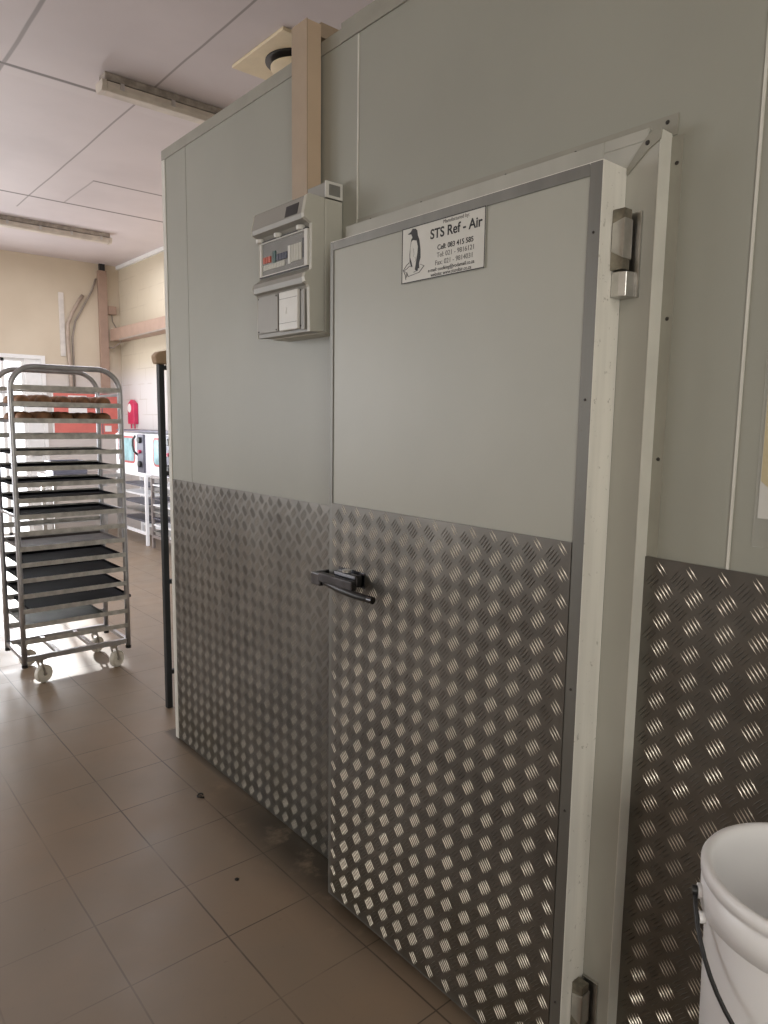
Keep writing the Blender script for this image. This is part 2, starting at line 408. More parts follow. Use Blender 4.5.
# the door leaf
door = B(-T + .002, -TB, YRd + .003, YLd - .003, ZB + .003, ZT - .003).build('door', 'door_paint', cold)
def strip(y0, y1, z0, z1, mat='alu_shaded'):
    return B(-T - .0012, -T + .0025, y0, y1, z0, z1).build('edge_strip', mat, door, bevel=.0008)
strip(YLd - .014, YLd, ZB, ZT); strip(YRd, YRd + .029, ZB, ZT); strip(YRd + .029, YLd - .014, ZT - .024, ZT); strip(YRd + .029, YLd - .014, ZB, ZB + .008)
e = MB(); e.box(-T - .001, -TB - .0005, YRd - .001, YRd + .0028, ZB, ZT); e.build('edge_cap', 'alu', door, bevel=.0008)
e = MB(); e.box(-T - .001, -TB - .0005, YLd - .0028, YLd + .001, ZB, ZT); e.build('edge_cap', 'alu_shaded', door)
e = MB(); e.box(-T - .001, -TB - .0005, YRd, YLd, ZT - .0028, ZT + .001); e.build('edge_cap', 'alu', door)
tread('tread_plate', -T - .0003, YRd + .0295, YLd - .0145, ZB + .0085, 1.3209, .887, .2333, .0648, .060, ['plate', 'bar', 'plate'], door)
for zz in (.25, .72, 1.0, 1.62, 1.95): screw(-T - .0012, YRd + .015, zz, door, .003)

# hinges on the door's right edge
def hinge(zt):
    zb = zt - .183
    y1 = YRd - .0015
    o = B(-.0895, -.063, y1 - .028, y1, zt - .118, zt).build('hinge', 'steel_dirty', door, bevel=.002)
    k = MB(); k.prism([(y1 - .030, zt - .019), (y1 - .002, zt - .027), (y1 - .002, zt - .082), (y1 - .030, zt - .097)], 0, -.0918, -.0605); k.build('hinge_cover', 'steel', o, bevel=.002)
    return o
hinge(1.997); hinge(.292)
for zt in (1.997, .292):
    y1 = YRd - .002
    o = B(-.0515, -.0442, y1 - .041, y1, zt - .170, zt - .002).build('hinge_plate', 'steel', cold, bevel=.001)
    k = MB(); k.prism([(-.083, y1), (-.085, y1 - .018), (-.077, y1 - .031), (-.058, y1 - .035), (-.0512, y1 - .035), (-.0512, y1)], 2, zt - .170, zt - .1205); k.build('hinge_knuckle', 'steel', o, bevel=.0015)

# latch: keeper on the frame side, lever mechanism on the door
xf = -T - .004
m = MB(); m.box(xf - .002, xf, 1.5700, 1.6950, 1.085, 1.132); la = m.build('latch', 'chrome_dark', door, bevel=.002)
m = MB(); m.box(xf - .030, xf - .002, 1.5750, 1.6850, 1.090, 1.126); m.build('latch_body', 'chrome_dark', la, bevel=.006)
m = MB(); m.prism([(xf - .052, 1.085), (xf - .050, 1.112), (xf - .034, 1.114), (xf - .030, 1.085)], 1, 1.5700, 1.7350); m.build('latch_arm', 'chrome_dark', la, bevel=.003)
m = MB(); m.tube([(xf - .034, 1.7200, 1.083), (xf - .046, 1.6300, 1.080), (xf - .044, 1.5500, 1.075), (xf - .036, 1.5050, 1.073)], [.011, .012, .011, .010], 10); m.build('latch_lever', 'black', la, smooth=True)
m = MB(); m.cyl((xf - .037, 1.5080, 1.073), (xf - .035, 1.4900, 1.0725), .0105, 14); m.build('lever_tip', 'chrome_dark', la, smooth=True)
m = MB(); m.cyl((xf - .02, 1.6300, 1.128), (xf - .02, 1.6300, 1.134), .014, 16); m.build('latch_boss', 'steel', la, smooth=True)
k = MB(); k.box(-.168, -.0445, 1.7620, 1.7760, 1.070, 1.108); k.box(-.180, -.166, 1.7270, 1.7760, 1.070, 1.108); k.box(-.085, -.0445, 1.7350, 1.7700, 1.065, 1.115)
k.build('latch_keeper', 'chrome_dark', cold, bevel=.003)
B(-.062, -.0445, 1.7380, 1.7480, 1.125, 1.165).build('keeper_tag', 'white_plastic', cold)

# ------------------------------------------------------------------ sign on the door
SX = -T - .0005
sign = empty('maker_sign', (SX, 1.29, 1.993), 'white sticker sign reading STS Ref - Air with a penguin, on the cold room door', 'sign')
SY0, SY1, SZ0, SZ1 = 1.146, 1.433, 1.9245, 2.0615
B(SX - .0012, SX, SY0, SY1, SZ0, SZ1).build('sign_face', 'sign', sign)
bd = MB(); bw = .0023
for a in ((SY0, SY1, SZ0, SZ0 + bw), (SY0, SY1, SZ1 - bw, SZ1), (SY0, SY0 + bw, SZ0, SZ1), (SY1 - bw, SY1, SZ0, SZ1)): bd.box(SX - .0016, SX - .0012, *a)
bd.build('sign_border', 'ink', sign)
def flat(polys, name, mat, parent, x0, x1):
    m = MB()
    for p in polys: m.prism(p, 0, x0, x1)
    return m.build(name, mat, parent)
SW, SH = SY1 - SY0, SZ1 - SZ0
def S(u, v): return (SY1 - u * SW, SZ0 + v * SH)     # sign space, u to the right, v up
def px(x, y):   # the drawing, traced on its own little grid
    u = (x - 75) / (330 - 75) * .30; v = 1 - ((y - (385 - (x - 80) * .30)) / 540.0); return S(u, v)
body = [(190, 372), (225, 368), (243, 385), (250, 430), (268, 470), (282, 560), (284, 640), (270, 690), (272, 745), (258, 748), (252, 770), (236, 772), (205, 745), (180, 735), (164, 690), (162, 620), (170, 540), (178, 480), (192, 455), (178, 425), (150, 432), (140, 428), (172, 405)]
belly = [(200, 480), (240, 482), (254, 540), (250, 600), (240, 660), (232, 720), (222, 770), (205, 765), (190, 700), (172, 650), (172, 560), (182, 500)]
ice = [(90, 790), (120, 735), (150, 700), (168, 703), (150, 735), (125, 765), (165, 775), (215, 790), (262, 760), (300, 722), (325, 714), (275, 780), (200, 812), (150, 838), (135, 800)]
flat([[px(*p) for p in body]], 'penguin_drawing', 'ink', sign, SX - .0017, SX - .0012)
flat([[px(*p) for p in belly]], 'penguin_belly', 'sign', sign, SX - .0021, SX - .0012)
ln = MB()
def pen(pts, wdt=.0009):
    q = [px(*p) for p in pts]
    for (a, b) in zip(q, q[1:]):
        dv = Vector((b[0] - a[0], b[1] - a[1]))
        if dv.length < 1e-6: continue
        nn = Vector((-dv.y, dv.x)).normalized() * wdt / 2
        ln.prism([(a[0] + nn.x, a[1] + nn.y), (b[0] + nn.x, b[1] + nn.y), (b[0] - nn.x, b[1] - nn.y), (a[0] - nn.x, a[1] - nn.y)], 0, SX - .0023, SX - .0012)
pen([(160, 702), (125, 740), (92, 792), (135, 803), (152, 840), (275, 782), (326, 714), (285, 705)]); pen([(92, 792), (130, 770), (165, 735), (190, 742)]); pen([(100, 800), (118, 830), (125, 875)]); pen([(135, 803), (132, 850)]); pen([(212, 790), (262, 762)])
pen([(205, 560), (215, 610), (208, 640)], .0006); pen([(225, 640), (235, 665), (225, 690)], .0006)
ln.build('ice_drawing', 'ink', sign)
def text(body, name, u, v, size, mat, bold=0., parent=sign, align='LEFT', xs=1.0):
    cu = bpy.data.curves.new(name, 'FONT'); cu.body = body; cu.size = size; cu.align_x = align; cu.extrude = .0003; cu.offset = bold
    o = bpy.data.objects.new(name, cu); COL.objects.link(o); bpy.context.view_layer.update()
    me = bpy.data.meshes.new_from_object(o.evaluated_get(bpy.context.evaluated_depsgraph_get()))
    bpy.data.objects.remove(o); bpy.data.curves.remove(cu)
    y, z = S(u, v); off = parent.location
    for vt in me.vertices:
        vt.co = Vector((SX - .0014 - vt.co.z, y - vt.co.x * xs, z + vt.co.y)) - off
    me.materials.clear(); me.materials.append(M[mat]); me.name = name
    q = bpy.data.objects.new(name, me); COL.objects.link(q); q.parent = parent; q['label'] = 'printed words ' + body if len(body) < 30 else 'printed line of contact details'
    return q
text('Manufactured by:', 'lettering', .52, .905, .0125, 'ink_grey')
text('STS Ref - Air', 'lettering', .365, .69, .0325, 'ink', .0006, xs=1.0)
text('Cell: 083 415 585', 'lettering', .455, .475, .0168, 'ink', .00025)
text('Tel: 021 - 9816121', 'lettering', .45, .345, .0165, 'ink_grey')
text('Fax: 021 - 9814031', 'lettering', .43, .215, .0165, 'ink_grey')
text('e-mail: coolking@vodamail.co.za', 'lettering', .345, .115, .0125, 'ink', .0, xs=.95)
text('website: www.stsrefair.co.za', 'lettering', .38, .03, .0125, 'ink', .0, xs=.95)

# ------------------------------------------------------------------ distribution box on the cold room wall
DY0, DY1 = 1.862, 2.178
db = empty('distribution_box', (0, 2.02, 1.84), 'grey circuit breaker box with clear cover and red and blue switches, on cold room wall', 'breaker box')
B(-.068, -.0006, DY0, DY1, 1.842, 2.246).build('back_box', 'db_grey', db, bevel=.004)
prof = [(-.070, 1.846), (-.122, 1.842), (-.124, 1.975), (-.128, 1.982), (-.140, 1.987), (-.143, 2.003), (-.140, 2.018), (-.124, 2.028), (-.116, 2.036),
        (-.114, 2.158), (-.122, 2.168), (-.143, 2.176), (-.145, 2.190), (-.134, 2.240), (-.126, 2.247), (-.070, 2.244)]
cv = MB(); cv.prism(prof, 1, DY0 + .0165, DY1 - .004); cover = cv.build('cover', 'db_face_shaded', db, bevel=.0012)
fullp = [(-.070, 1.846), (-.124, 1.842), (-.126, 1.975), (-.131, 1.984), (-.142, 1.989), (-.1445, 2.003), (-.1415, 2.016), (-.130, 2.022), (-.118, 2.030),
         (-.117, 2.164), (-.128, 2.170), (-.1445, 2.177), (-.1465, 2.190), (-.135, 2.242), (-.126, 2.249), (-.070, 2.246)]
MB().prism(fullp, 1, DY0, DY0 + .016).build('side_cheek', 'db_grey', db, bevel=.0015)
MB().prism(fullp, 1, DY1 - .003, DY1).build('side_cheek', 'db_grey', db, bevel=.001)
# window with its breakers
wx = -.1165
wf = MB(); wy0, wy1, wz0, wz1 = 1.880, 2.164, 2.042, 2.152
wf.box(wx - .006, wx + .002, wy0, wy0 + .018, wz0, wz1); wf.box(wx - .006, wx + .002, wy1 - .012, wy1, wz0, wz1); wf.box(wx - .006, wx + .002, wy0 + .018, wy1 - .012, wz0, wz0 + .004); wf.box(wx - .006, wx + .002, wy0 + .018, wy1 - .012, wz1 - .004, wz1)
win = wf.build('window', 'white_plastic', db, bevel=.002)
for q in (wz0 - .003, wz1): B(wx - .006, wx + .002, wy0, wy1, q, q + .003).build('window_seal', 'black', win)
B(wx - .0062, wx - .0052, wy0 + .018, wy1 - .012, wz0 + .004, wz1 - .004).build('window_pane', 'pane', win)
B(wx - .0006, wx + .0016, wy0 + .018, wy1 - .012, wz0 + .004, wz1 - .004).build('window_back', 'db_dark', win)
def brk(y, wd, z0, z1, mat, x=.004): return B(wx - x, wx - .0004, y - wd / 2, y + wd / 2, z0, z1).build('breaker', mat, win, bevel=.0006)
for k in range(3): brk(2.137 - k * .0165, .013, 2.084, 2.104, 'red_orange', .0048)
brk(2.075, .018, 2.078, 2.116, 'green', .0048)
for k in range(4): brk(2.054 - k * .0165, .0145, 2.082, 2.103, 'navy', .0048)
brk(1.985, .013, 2.062, 2.118, 'white_plastic', .0048)
for k in range(4): brk(1.970 - k * .0155, .014, 2.066, 2.118, 'db_grey', .003)
for k in range(8): brk(2.137 - k * .0165, .0155, 2.062, 2.079, 'db_grey', .003)
brk(1.9045, .013, 2.070, 2.128, 'black', .003)
for yy in (2.158, 2.045, 1.915):
    c = MB(); c.lathe([(0, -.008), (.013, -.008), (.015, -.002), (.015, .004), (0, .004)], (-.122, yy, 2.160), 16, 2); c.build('clip', 'white_plastic', db, smooth=True)
MB().prism([(-.1452, 2.194), (-.1378, 2.228), (-.1362, 2.228), (-.1436, 2.194)], 1, 1.902, 1.972).build('name_plate', 'black', db)
lx = -.1255
B(lx - .004, lx, 2.040, 2.168, 1.856, 1.976).build('blank_plate', 'db_face_shaded', db, bevel=.0015)
B(lx - .004, lx, 1.884, 1.905, 1.850, 1.972).build('blank_plate', 'db_face_shaded', db, bevel=.0015)
sw = B(lx - .011, lx, 1.913, 2.022, 1.853, 1.975).build('switch_plate', 'white_plastic', db, bevel=.003)
B(lx - .0125, lx - .0105, 1.976, 1.986, 1.905, 1.925).build('rocker', 'paper', sw, bevel=.001)
for q in (1.876, 1.952): B(lx - .0115, lx - .0108, 1.915, 2.020, q, q + .0012).build('plate_groove', 'db_dark', sw)
for yy in (2.160, 2.048, 1.905, 2.030):
    for zz in (1.862, 1.970): screw(lx - .004 if yy > 2.035 or yy < 1.91 else lx, yy, zz, db, .0028)

# trunking on the cold room wall
tr = empty('vertical_trunking', (-.03, 2.02, 2.25), 'tall beige trunking rising from the breaker box past the cold room roof', 'trunking')
B(-.060, -.0075, 1.971, 2.050, 2.252, 2.80).build('trunk_channel', 'beige', tr, bevel=.001)
B(-.064, -.0605, 1.967, 2.054, 2.252, 2.80).build('trunk_lid', 'beige_shaded', tr, bevel=.001)
B(-.0050, .9, 1.975, 2.046, 2.7665, 2.81).build('trunk_elbow', 'beige_shaded', tr, bevel=.001)
tj = empty('trunking_stub', (-.03, 1.88, 2.248), 'short grey trunking stub with a white end cap on top of the breaker box', 'trunking')
B(-.062, -.0008, 1.868, 1.966, 2.2495, 2.2945).build('stub_body', 'db_face_shaded', tj)
ec = MB(); ec.box(-.066, -.0008, 1.862, 1.8675, 2.2495, 2.2985); e_ = ec.build('end_cap', 'white_plastic', tj, bevel=.001)
B(-.054, -.012, 1.8605, 1.8618, 2.2575, 2.2895).build('cap_inset', 'db_dark', e_)

# notice in a plastic sleeve at the right edge
nt = empty('notice_sheet', (0, .45, 1.35), 'yellow and white notice in a clear plastic sleeve taped to the wall above tread plate', 'notice')
B(-.0028, -.0012, .345, .554, 1.40, 1.70).build('sheet', 'paper', nt)
MB().prism([(.553, 1.47), (.553, 1.698), (.346, 1.698), (.346, 1.62), (.50, 1.50), (.535, 1.455)], 0, -.0034, -.0028).build('yellow_print', 'yellow_paper', nt)
B(-.0044, -.0036, .340, .560, 1.345, 1.71).build('sleeve', 'sleeve', nt)

# ------------------------------------------------------------------ bucket on a stool
BX, BY, BZ = -.212, .338, .872; BR = .165
st = empty('low_stool', (BX, BY, 0), 'low grey steel stool under the white bucket', 'stool')
MB().lathe([(0, .452), (.175, .452), (.178, .456), (.178, .468), (.175, .472), (0, .472)], (BX, BY, 0), 32).build('stool_top', 'steel', st, smooth=True)
for k in range(4):
    a = PI / 4 + k * PI / 2
    m = MB(); m.cyl((BX + .14 * math.cos(a), BY + .14 * math.sin(a), .452), (BX + .165 * math.cos(a), BY + .165 * math.sin(a), 0.0), .012, 12); m.build('leg', 'steel', st, smooth=True)
bk = empty('plastic_bucket', (BX, BY, .4725), 'open white plastic bucket with a black wire handle, bottom right beside the tread plate', 'bucket')
zb = .4725
pr = [(0, zb), (BR - .022, zb), (BR - .018, zb + .006), (BR - .010, BZ - .075), (BR - .004, BZ - .073), (BR - .002, BZ - .052), (BR - .006, BZ - .050), (BR - .006, BZ - .030),
      (BR - .001, BZ - .029), (BR + .001, BZ - .010), (BR - .001, BZ - .002), (BR - .006, BZ), (BR - .012, BZ - .002), (BR - .016, BZ - .007), (BR - .017, BZ - .03), (BR - .028, zb + .012), (0, zb + .008)]
pr = [(0, zb), (BR - .022, zb), (BR - .018, zb + .006), (BR - .0105, BZ - .082), (BR - .0105, BZ - .078), (BR - .0025, BZ - .076), (BR - .0015, BZ - .030), (BR - .004, BZ - .028), (BR - .004, BZ - .022),
      (BR - .000, BZ - .020), (BR + .0005, BZ - .006), (BR - .003, BZ - .001), (BR - .008, BZ), (BR - .014, BZ - .002), (BR - .018, BZ - .010), (BR - .0195, BZ - .035), (BR - .028, zb + .012), (0, zb + .008)]
body_ = MB().lathe(pr, (BX, BY, 0), 72).build('bucket_body', 'bucket', bk, smooth='all')
HA = math.radians(124)
def hp(a, r, z): return (BX + r * math.cos(a), BY + r * math.sin(a), z)
for a in (HA, HA + PI):
    m = MB(); m.cyl(hp(a, BR - .004, BZ - .052), hp(a, BR + .004, BZ - .052), .012, 18); m.build('handle_lug', 'bucket', bk, smooth=True)
m = MB(); m.cyl(hp(HA + .14, BR - .004, BZ - .082), hp(HA + .14, BR + .006, BZ - .082), .009, 14); m.build('handle_stop', 'bucket', bk, smooth=True)
pts = []
for i in range(33):
    t = i / 32; a = HA + PI * t                       # hanging bail swung down on the near side
    drop = math.sin(PI * t)
    pts.append(hp(a, BR + .008 + .012 * drop, BZ - .052 - .175 * drop))
hd = MB().tube(pts, .0036, 10).build('handle', 'black', bk, smooth='all')
for a in (HA, HA + PI):
    m = MB(); m.cyl(hp(a, BR + .0045, BZ - .052), hp(a, BR + .0125, BZ - .052), .0075, 14); m.build('handle_eye', 'black', hd, smooth=True)

# ------------------------------------------------------------------ bakery trolley
TX0, TX1, TY0, TY1 = -.412, .192, 4.36, 4.76
tro = empty('rack_trolley', (-.123, 4.56, 0), 'tall aluminium bakery rack trolley full of trays on white casters, with bread rolls up top', 'trolley')
RT = .0155; HZ = 1.845; HR = .13
def hoop(y):
    p = [(TX0, y, .135), (TX0, y, .6), (TX0, y, HZ - HR)]
    p += [(a, y, b) for a, b in arc(TX0 + HR, HZ - HR, HR, PI, PI / 2, 10)][1:]
    p += [(a, y, b) for a, b in arc(TX1 - HR, HZ - HR, HR, PI / 2, 0, 10)]
    p += [(TX1, y, .6), (TX1, y, .135)]
    return MB().tube(p, RT, 12)
for y in (TY0, TY1): hoop(y).build('hoop_frame', 'rack', tro, smooth='all')
LV = [1.7265, 1.6345, 1.542, 1.451, 1.360, 1.271, 1.180, 1.091, .998, .904, .815, .722, .631, .540, .452, .363, .270]
for z in LV:
    for y, s in ((TY0, 1), (TY1, -1)):
        m = MB(); yo = y - s * (RT + .0022)
        m.box(TX0 + .004, TX1 - .004, min(yo, yo + s * .002), max(yo, yo + s * .002), z - .013, z + .014)
        a, b = (TX0 + .016, TX1 - .016)
        m.box(a, b, min(yo + s * .002, yo + s * .042), max(yo + s * .002, yo + s * .042), z - .013, z - .011)
        m.build('runner', 'runner', tro)
for z in (.165, 1.0, 1.70):
    for x in (TX0, TX1):
        m = MB(); m.box(x - .011, x + .011, TY0 + .012, TY1 - .012, z - .011, z + .011) if z < .9 else m.box(x - .006, x + .006, TY0 + .012, TY1 - .012, z - .008, z + .008)
        m.build('cross_tie', 'rack', tro, bevel=.002)
for y in (TY0, TY1):
    m = MB(); m.box(TX0 + .012, TX1 - .012, y - .013, y + .013, .152, .182); m.build('base_rail', 'rack', tro, bevel=.002)
for x in (-.22, -.02):
    m = MB(); m.box(x - .013, x + .013, TY0 + .013, TY1 - .013, .156, .178); m.build('base_rail', 'rack', tro, bevel=.002)
for x in (TX0, TX1):
    for y in (TY0, TY1):
        m = MB(); m.cyl((x, y, .118), (x, y, .136), .017, 14); m.build('foot_cap', 'black', tro, smooth=True)
WR = .053
for x, y, a in ((TX0 + .085, TY0 + .02, .35), (TX1 - .085, TY0 + .02, .5), (TX0 + .085, TY1 - .02, .2), (TX1 - .085, TY1 - .02, .6)):
    c, s = math.cos(a), math.sin(a)
    m = MB(); m.box(x - .032, x + .032, y - .03, y + .03, .146, .1515); ca = m.build('caster', 'steel', tro, bevel=.001)
    m = MB(); m.cyl((x, y, .128), (x, y, .146), .02, 16)
    ox, oy = x + .022 * c, y + .022 * s
    for sg in (-1, 1):
        nx, ny = -s * .021 * sg, c * .021 * sg
        m.tube([(x + nx, y + ny, .128), (ox + nx, oy + ny, WR)], .0065, 8)
    m.build('fork', 'steel', ca, smooth=True)
    m = MB(); ax = Vector((-s, c, 0)); cen = Vector((ox, oy, WR))
    n = 28; prof_ = [(.012, -.016), (.040, -.016), (.043, -.010), (WR - .003, -.015), (WR, -.010), (WR, .010), (WR - .003, .015), (.043, .010), (.040, .016), (.012, .016)]
    b0 = len(m.V); u = Vector((c, s, 0)); w_ = Vector((0, 0, 1))
    for r, h_ in prof_:
        for k in range(n): m.V.append(tuple(cen + ax * h_ + (u * math.cos(2 * PI * k / n) + w_ * math.sin(2 * PI * k / n)) * r))
    q = len(prof_); m._f([(i * n + k, i * n + (k + 1) % n, ((i + 1) % q) * n + (k + 1) % n, ((i + 1) % q) * n + k) for i in range(q) for k in range(n)], b0)
    m.build('wheel', 'caster_white', ca, smooth=True)
    m = MB(); m.cyl(tuple(cen - ax * .024), tuple(cen + ax * .024), .0095, 12); m.build('axle', 'steel', ca, smooth=True)

def tray_mesh(x0, x1, mat, zf, name='baking_tray'):
    m = MB(); y0, y1 = TY0 - .006, TY1 + .006
    y0, y1 = TY0 + .006, TY1 - .006
    h = .016
    m.box(x0, x1, y0, y1, zf, zf + .0015)
    m.box(x0, x1, y0, y0 + .0025, zf, zf + h); m.box(x0, x1, y1 - .0025, y1, zf, zf + h)
    m.box(x0, x0 + .0025, y0, y1, zf, zf + h); m.box(x1 - .0025, x1, y0, y1, zf, zf + h)
    o = m.build(name, mat); return o
ordn = {2: 'tray of bread rolls second runner from the top of the trolley', }
names_ = {1: 'baking tray under the upper row of bread rolls on the rack trolley',
          2: 'baking tray under the lower row of bread rolls on the rack trolley',
          4: 'empty dark baking tray, first below the bread rolls and one gap in the trolley',
          5: 'empty dark baking tray on the sixth runner from the top of the trolley',
          6: 'empty dark baking tray on the seventh runner from the top of the trolley',
          7: 'empty dark baking tray on the eighth runner from the top of the trolley',
          8: 'dark baking tray just above the two-runner gap halfway down the trolley',
          10: 'worn grey-brown baking tray just below the gap halfway down the trolley',
          11: 'black baking tray directly below the worn grey-brown tray on the trolley',
          12: 'black baking tray, third from the bottom of the black trays on the trolley',
          13: 'black baking tray, second from the bottom of the black trays on the trolley',
          14: 'lowest black baking tray, its end sticking out right of the trolley',
          15: 'short grey baking tray, lowest tray on the trolley'}
IX0, IX1 = TX0 + .018, TX1 - .018
for k, lab in names_.items():
    mat = 'tray_black'
    x0, x1 = IX0, IX1
    if k in (1, 2): mat = 'tray_brown'
    if k == 10: mat = 'tray_brown'
    if k == 14: x0, x1 = IX0 + .03, TX1 + .028
    if k == 15: mat = 'tray_grey'; x1 = IX1 - .12
    o = tray_mesh(x0, x1, mat, LV[k] - .0105); tag(o, lab, 'tray', 'trays on the rack trolley')
def roll_mesh():
    m = MB(); n = 18; prof_ = [(0.0, 0), (.030, 0), (.041, .006), (.046, .016), (.045, .027), (.038, .038), (.026, .046), (.012, .0495), (0.0005, .0505)]
    m.lathe(prof_, (0, 0, 0), n); o = m.build('bread_roll', 'bread', smooth='all'); return o
proto = None
for k, nm in ((1, 'round bread roll on the upper tray of rolls near the trolley top'), (2, 'round bread roll on the lower tray of rolls near the trolley top')):
    for j in range(3):
        for i in range(5):
            if proto is None: o = proto = roll_mesh()
            else: o = proto.copy(); COL.objects.link(o)
            o.location = (IX0 + .058 + i * .112 + random.uniform(-.004, .004), TY0 + .072 + j * .118 + random.uniform(-.004, .004), LV[k] - .0088)
            o.rotation_euler = (0, 0, random.uniform(0, 6)); s = random.uniform(.94, 1.06); o.scale = (s * 1.02, s * .98, s * (1.3 if k == 1 else 1.2))
            tag(o, nm, 'bread roll', 'bread rolls on the upper tray' if k == 1 else 'bread rolls on the lower tray')

# black steel stand behind the cold room corner, a carton on top
bs = empty('steel_stand', (.40, 3.62, 0), 'narrow black steel stand just behind the far corner of the cold room', 'stand')
for x in (.118, .72):
    for y in (3.575,):
        m = MB(); m.box(x - .015, x + .015, y - .016, y + .016, 0, 1.84); m.build('post', 'black_metal', bs, bevel=.002)
for z in (.20, .70, 1.28, 1.825):
    m = MB(); m.box(.133, .705, 3.563, 3.587, z - .012, z + .012)
    m.build('rung', 'black_metal', bs, bevel=.002)
m = MB(); m.prism([(.088, 1.8415), (.40, 1.8415), (.40, 1.905), (.24, 1.935), (.10, 1.902), (.080, 1.880)], 1, 3.545, 3.605)
tag(m.build('brown_paper_parcel', 'cardboard', bevel=.008), 'crumpled brown paper parcel on top of the black steel stand', 'parcel')

# ------------------------------------------------------------------ ceiling fittings
def batten(x0, x1, y, label):
    r = empty('batten_lamp', ((x0 + x1) / 2, y, H), label, 'ceiling lamp', None)
    z = H
    B(x0 + .02, x1 - .02, y - .05, y + .05, z - .045, z - .0005).build('lamp_base', 'lamp_body', r, bevel=.004)
    m = MB(); m.prism([(y - .056, z - .05), (y - .056, z - .082), (y - .040, z - .104), (y + .040, z - .104), (y + .056, z - .082), (y + .056, z - .05)], 0, x0 + .03, x1 - .03); m.build('diffuser', 'lamp_tube', r, bevel=.006)
    for a in (x0, x1 - .03):
        m = MB(); m.prism([(y - .058, z - .046), (y - .058, z - .084), (y - .041, z - .107), (y + .041, z - .107), (y + .058, z - .084), (y + .058, z - .046)], 0, a, a + .03); m.build('end_cap', 'lamp_tube', r, bevel=.004)
    for i in range(5):
        xx = x0 + .12 + i * (x1 - x0 - .24) / 4
        m = MB(); m.box(xx - .012, xx + .012, y - .064, y - .0565, z - .085, z - .048); m.build('clip', 'steel', r)
    return r
batten(.205, 1.73, 4.57, 'long fluorescent ceiling lamp nearer the cold room roof, partly hidden by it')
batten(.10, 1.60, 8.36, 'long fluorescent ceiling lamp near the back wall above the trolley')
vt = empty('ceiling_vent', (1.03, 3.68, H), 'cream square ceiling vent plate with a round disc valve beside the trunking', 'vent')
B(.755, 1.305, 3.40, 3.95, H - .018, H - .0005).build('vent_plate', 'cream', vt, bevel=.003)
VC = (1.0, 3.655)
MB().lathe([(.100, -.0185), (.172, -.0185), (.172, -.024), (.160, -.026), (.100, -.026), (.100, -.0185)], (*VC, H), 40).build('valve_ring', 'black', vt, smooth=True)
MB().lathe([(0, -.066), (.125, -.062), (.142, -.056), (.142, -.048), (.05, -.044), (.02, -.0265), (0, -.0265)], (*VC, H), 40).build('valve_disc', 'cream', vt, smooth=True)

# ------------------------------------------------------------------ back and right wall fittings
Yw = YB - .0001
cr = empty('corner_trunking', (2.06, YB, 2.5), 'pinkish vertical trunking in the far corner from ceiling to bench', 'trunking')
B(2.005, 2.115, YB - .07, Yw, 1.9, H - .09).build('trunk_channel', 'pink_beige', cr, bevel=.003)
B(2.03, 2.10, YB - .05, Yw, H - .09, H - .001).build('trunk_top', 'black', cr)
bm_ = B(2.12, XR - .001, 5.6, 9.95, 2.585, 2.742).build('wall_beam', 'pink_beige', bevel=.004)
tag(bm_, 'wide pinkish horizontal trunking box along the right wall', 'trunking')
cd = empty('bent_conduit', (1.68, YB, 2.0), 'thick bent conduit pipe climbing the back wall above the trolley', 'conduit')
yv = YB - .035
MB().tube([(1.80, yv, 3.16), (1.74, yv, 3.07), (1.66, yv, 2.92), (1.60, yv, 2.78), (1.588, yv, 2.62), (1.595, yv, 2.40), (1.61, yv, 2.0), (1.61, yv, 1.885)], .024, 12).build('pipe', 'conduit', cd, smooth='all')
MB().tube([(1.985, YB - .02, 3.40), (1.93, YB - .018, 3.24), (1.80, YB - .016, 3.00), (1.70, YB - .018, 2.82), (1.655, YB - .02, 2.6), (1.66, YB - .02, 1.9)], .013, 8).build('cable', 'cable', cd, smooth='all')
ps = B(1.50, 1.565, YB - .012, Yw, 2.35, 3.17).build('perforated_strip', 'cushion_grey', bevel=.002)
tag(ps, 'pale perforated mounting strip left of the bent conduit on the back wall', 'bracket')
jb = empty('junction_box', (2.18, YB, 3.02), 'small square junction box high in the far corner', 'junction box')
B(2.125, 2.24, YB - .05, Yw, 2.95, 3.06).build('box_body', 'pink_beige', jb, bevel=.004)
MB().tube([(2.18, YB - .02, 2.948), (2.19, YB - .02, 2.86), (2.25, YB - .03, 2.745)], .008, 8).build('cable', 'cable', jb, smooth='all')
wc = MB().tube([(2.125, YB - .02, 2.50), (2.16, YB - .10, 2.50), (2.200, YB - .3, 2.565), (2.105, YB - .5, 2.575), (2.105, 8.2, 2.59), (2.105, 7.6, 2.60)], .011, 8).build('wall_cable', 'cable', smooth='all')
tag(wc, 'thin cable running along the lower edge of the pinkish wall trunking', 'cable')

rb = empty('red_notice_board', (1.80, YB, 1.32), 'wide red board with white papers on the back wall behind the trolley', 'notice board')
B(1.375, 2.21, YB - .03, Yw, 1.32, 1.875).build('board', 'red_paint', rb, bevel=.003)
B(1.36, 1.375, YB - .034, Yw, 1.31, 1.885).build('board_edge', 'white_paint', rb)
B(1.995, 2.007, YB - .034, YB - .0305, 1.33, 1.865).build('board_seam', 'grey_dark', rb)
B(1.56, 1.80, YB - .033, YB - .0305, 1.50, 1.84).build('paper', 'paper', rb)
B(2.03, 2.12, YB - .033, YB - .0305, 1.36, 1.44).build('paper', 'paper', rb)

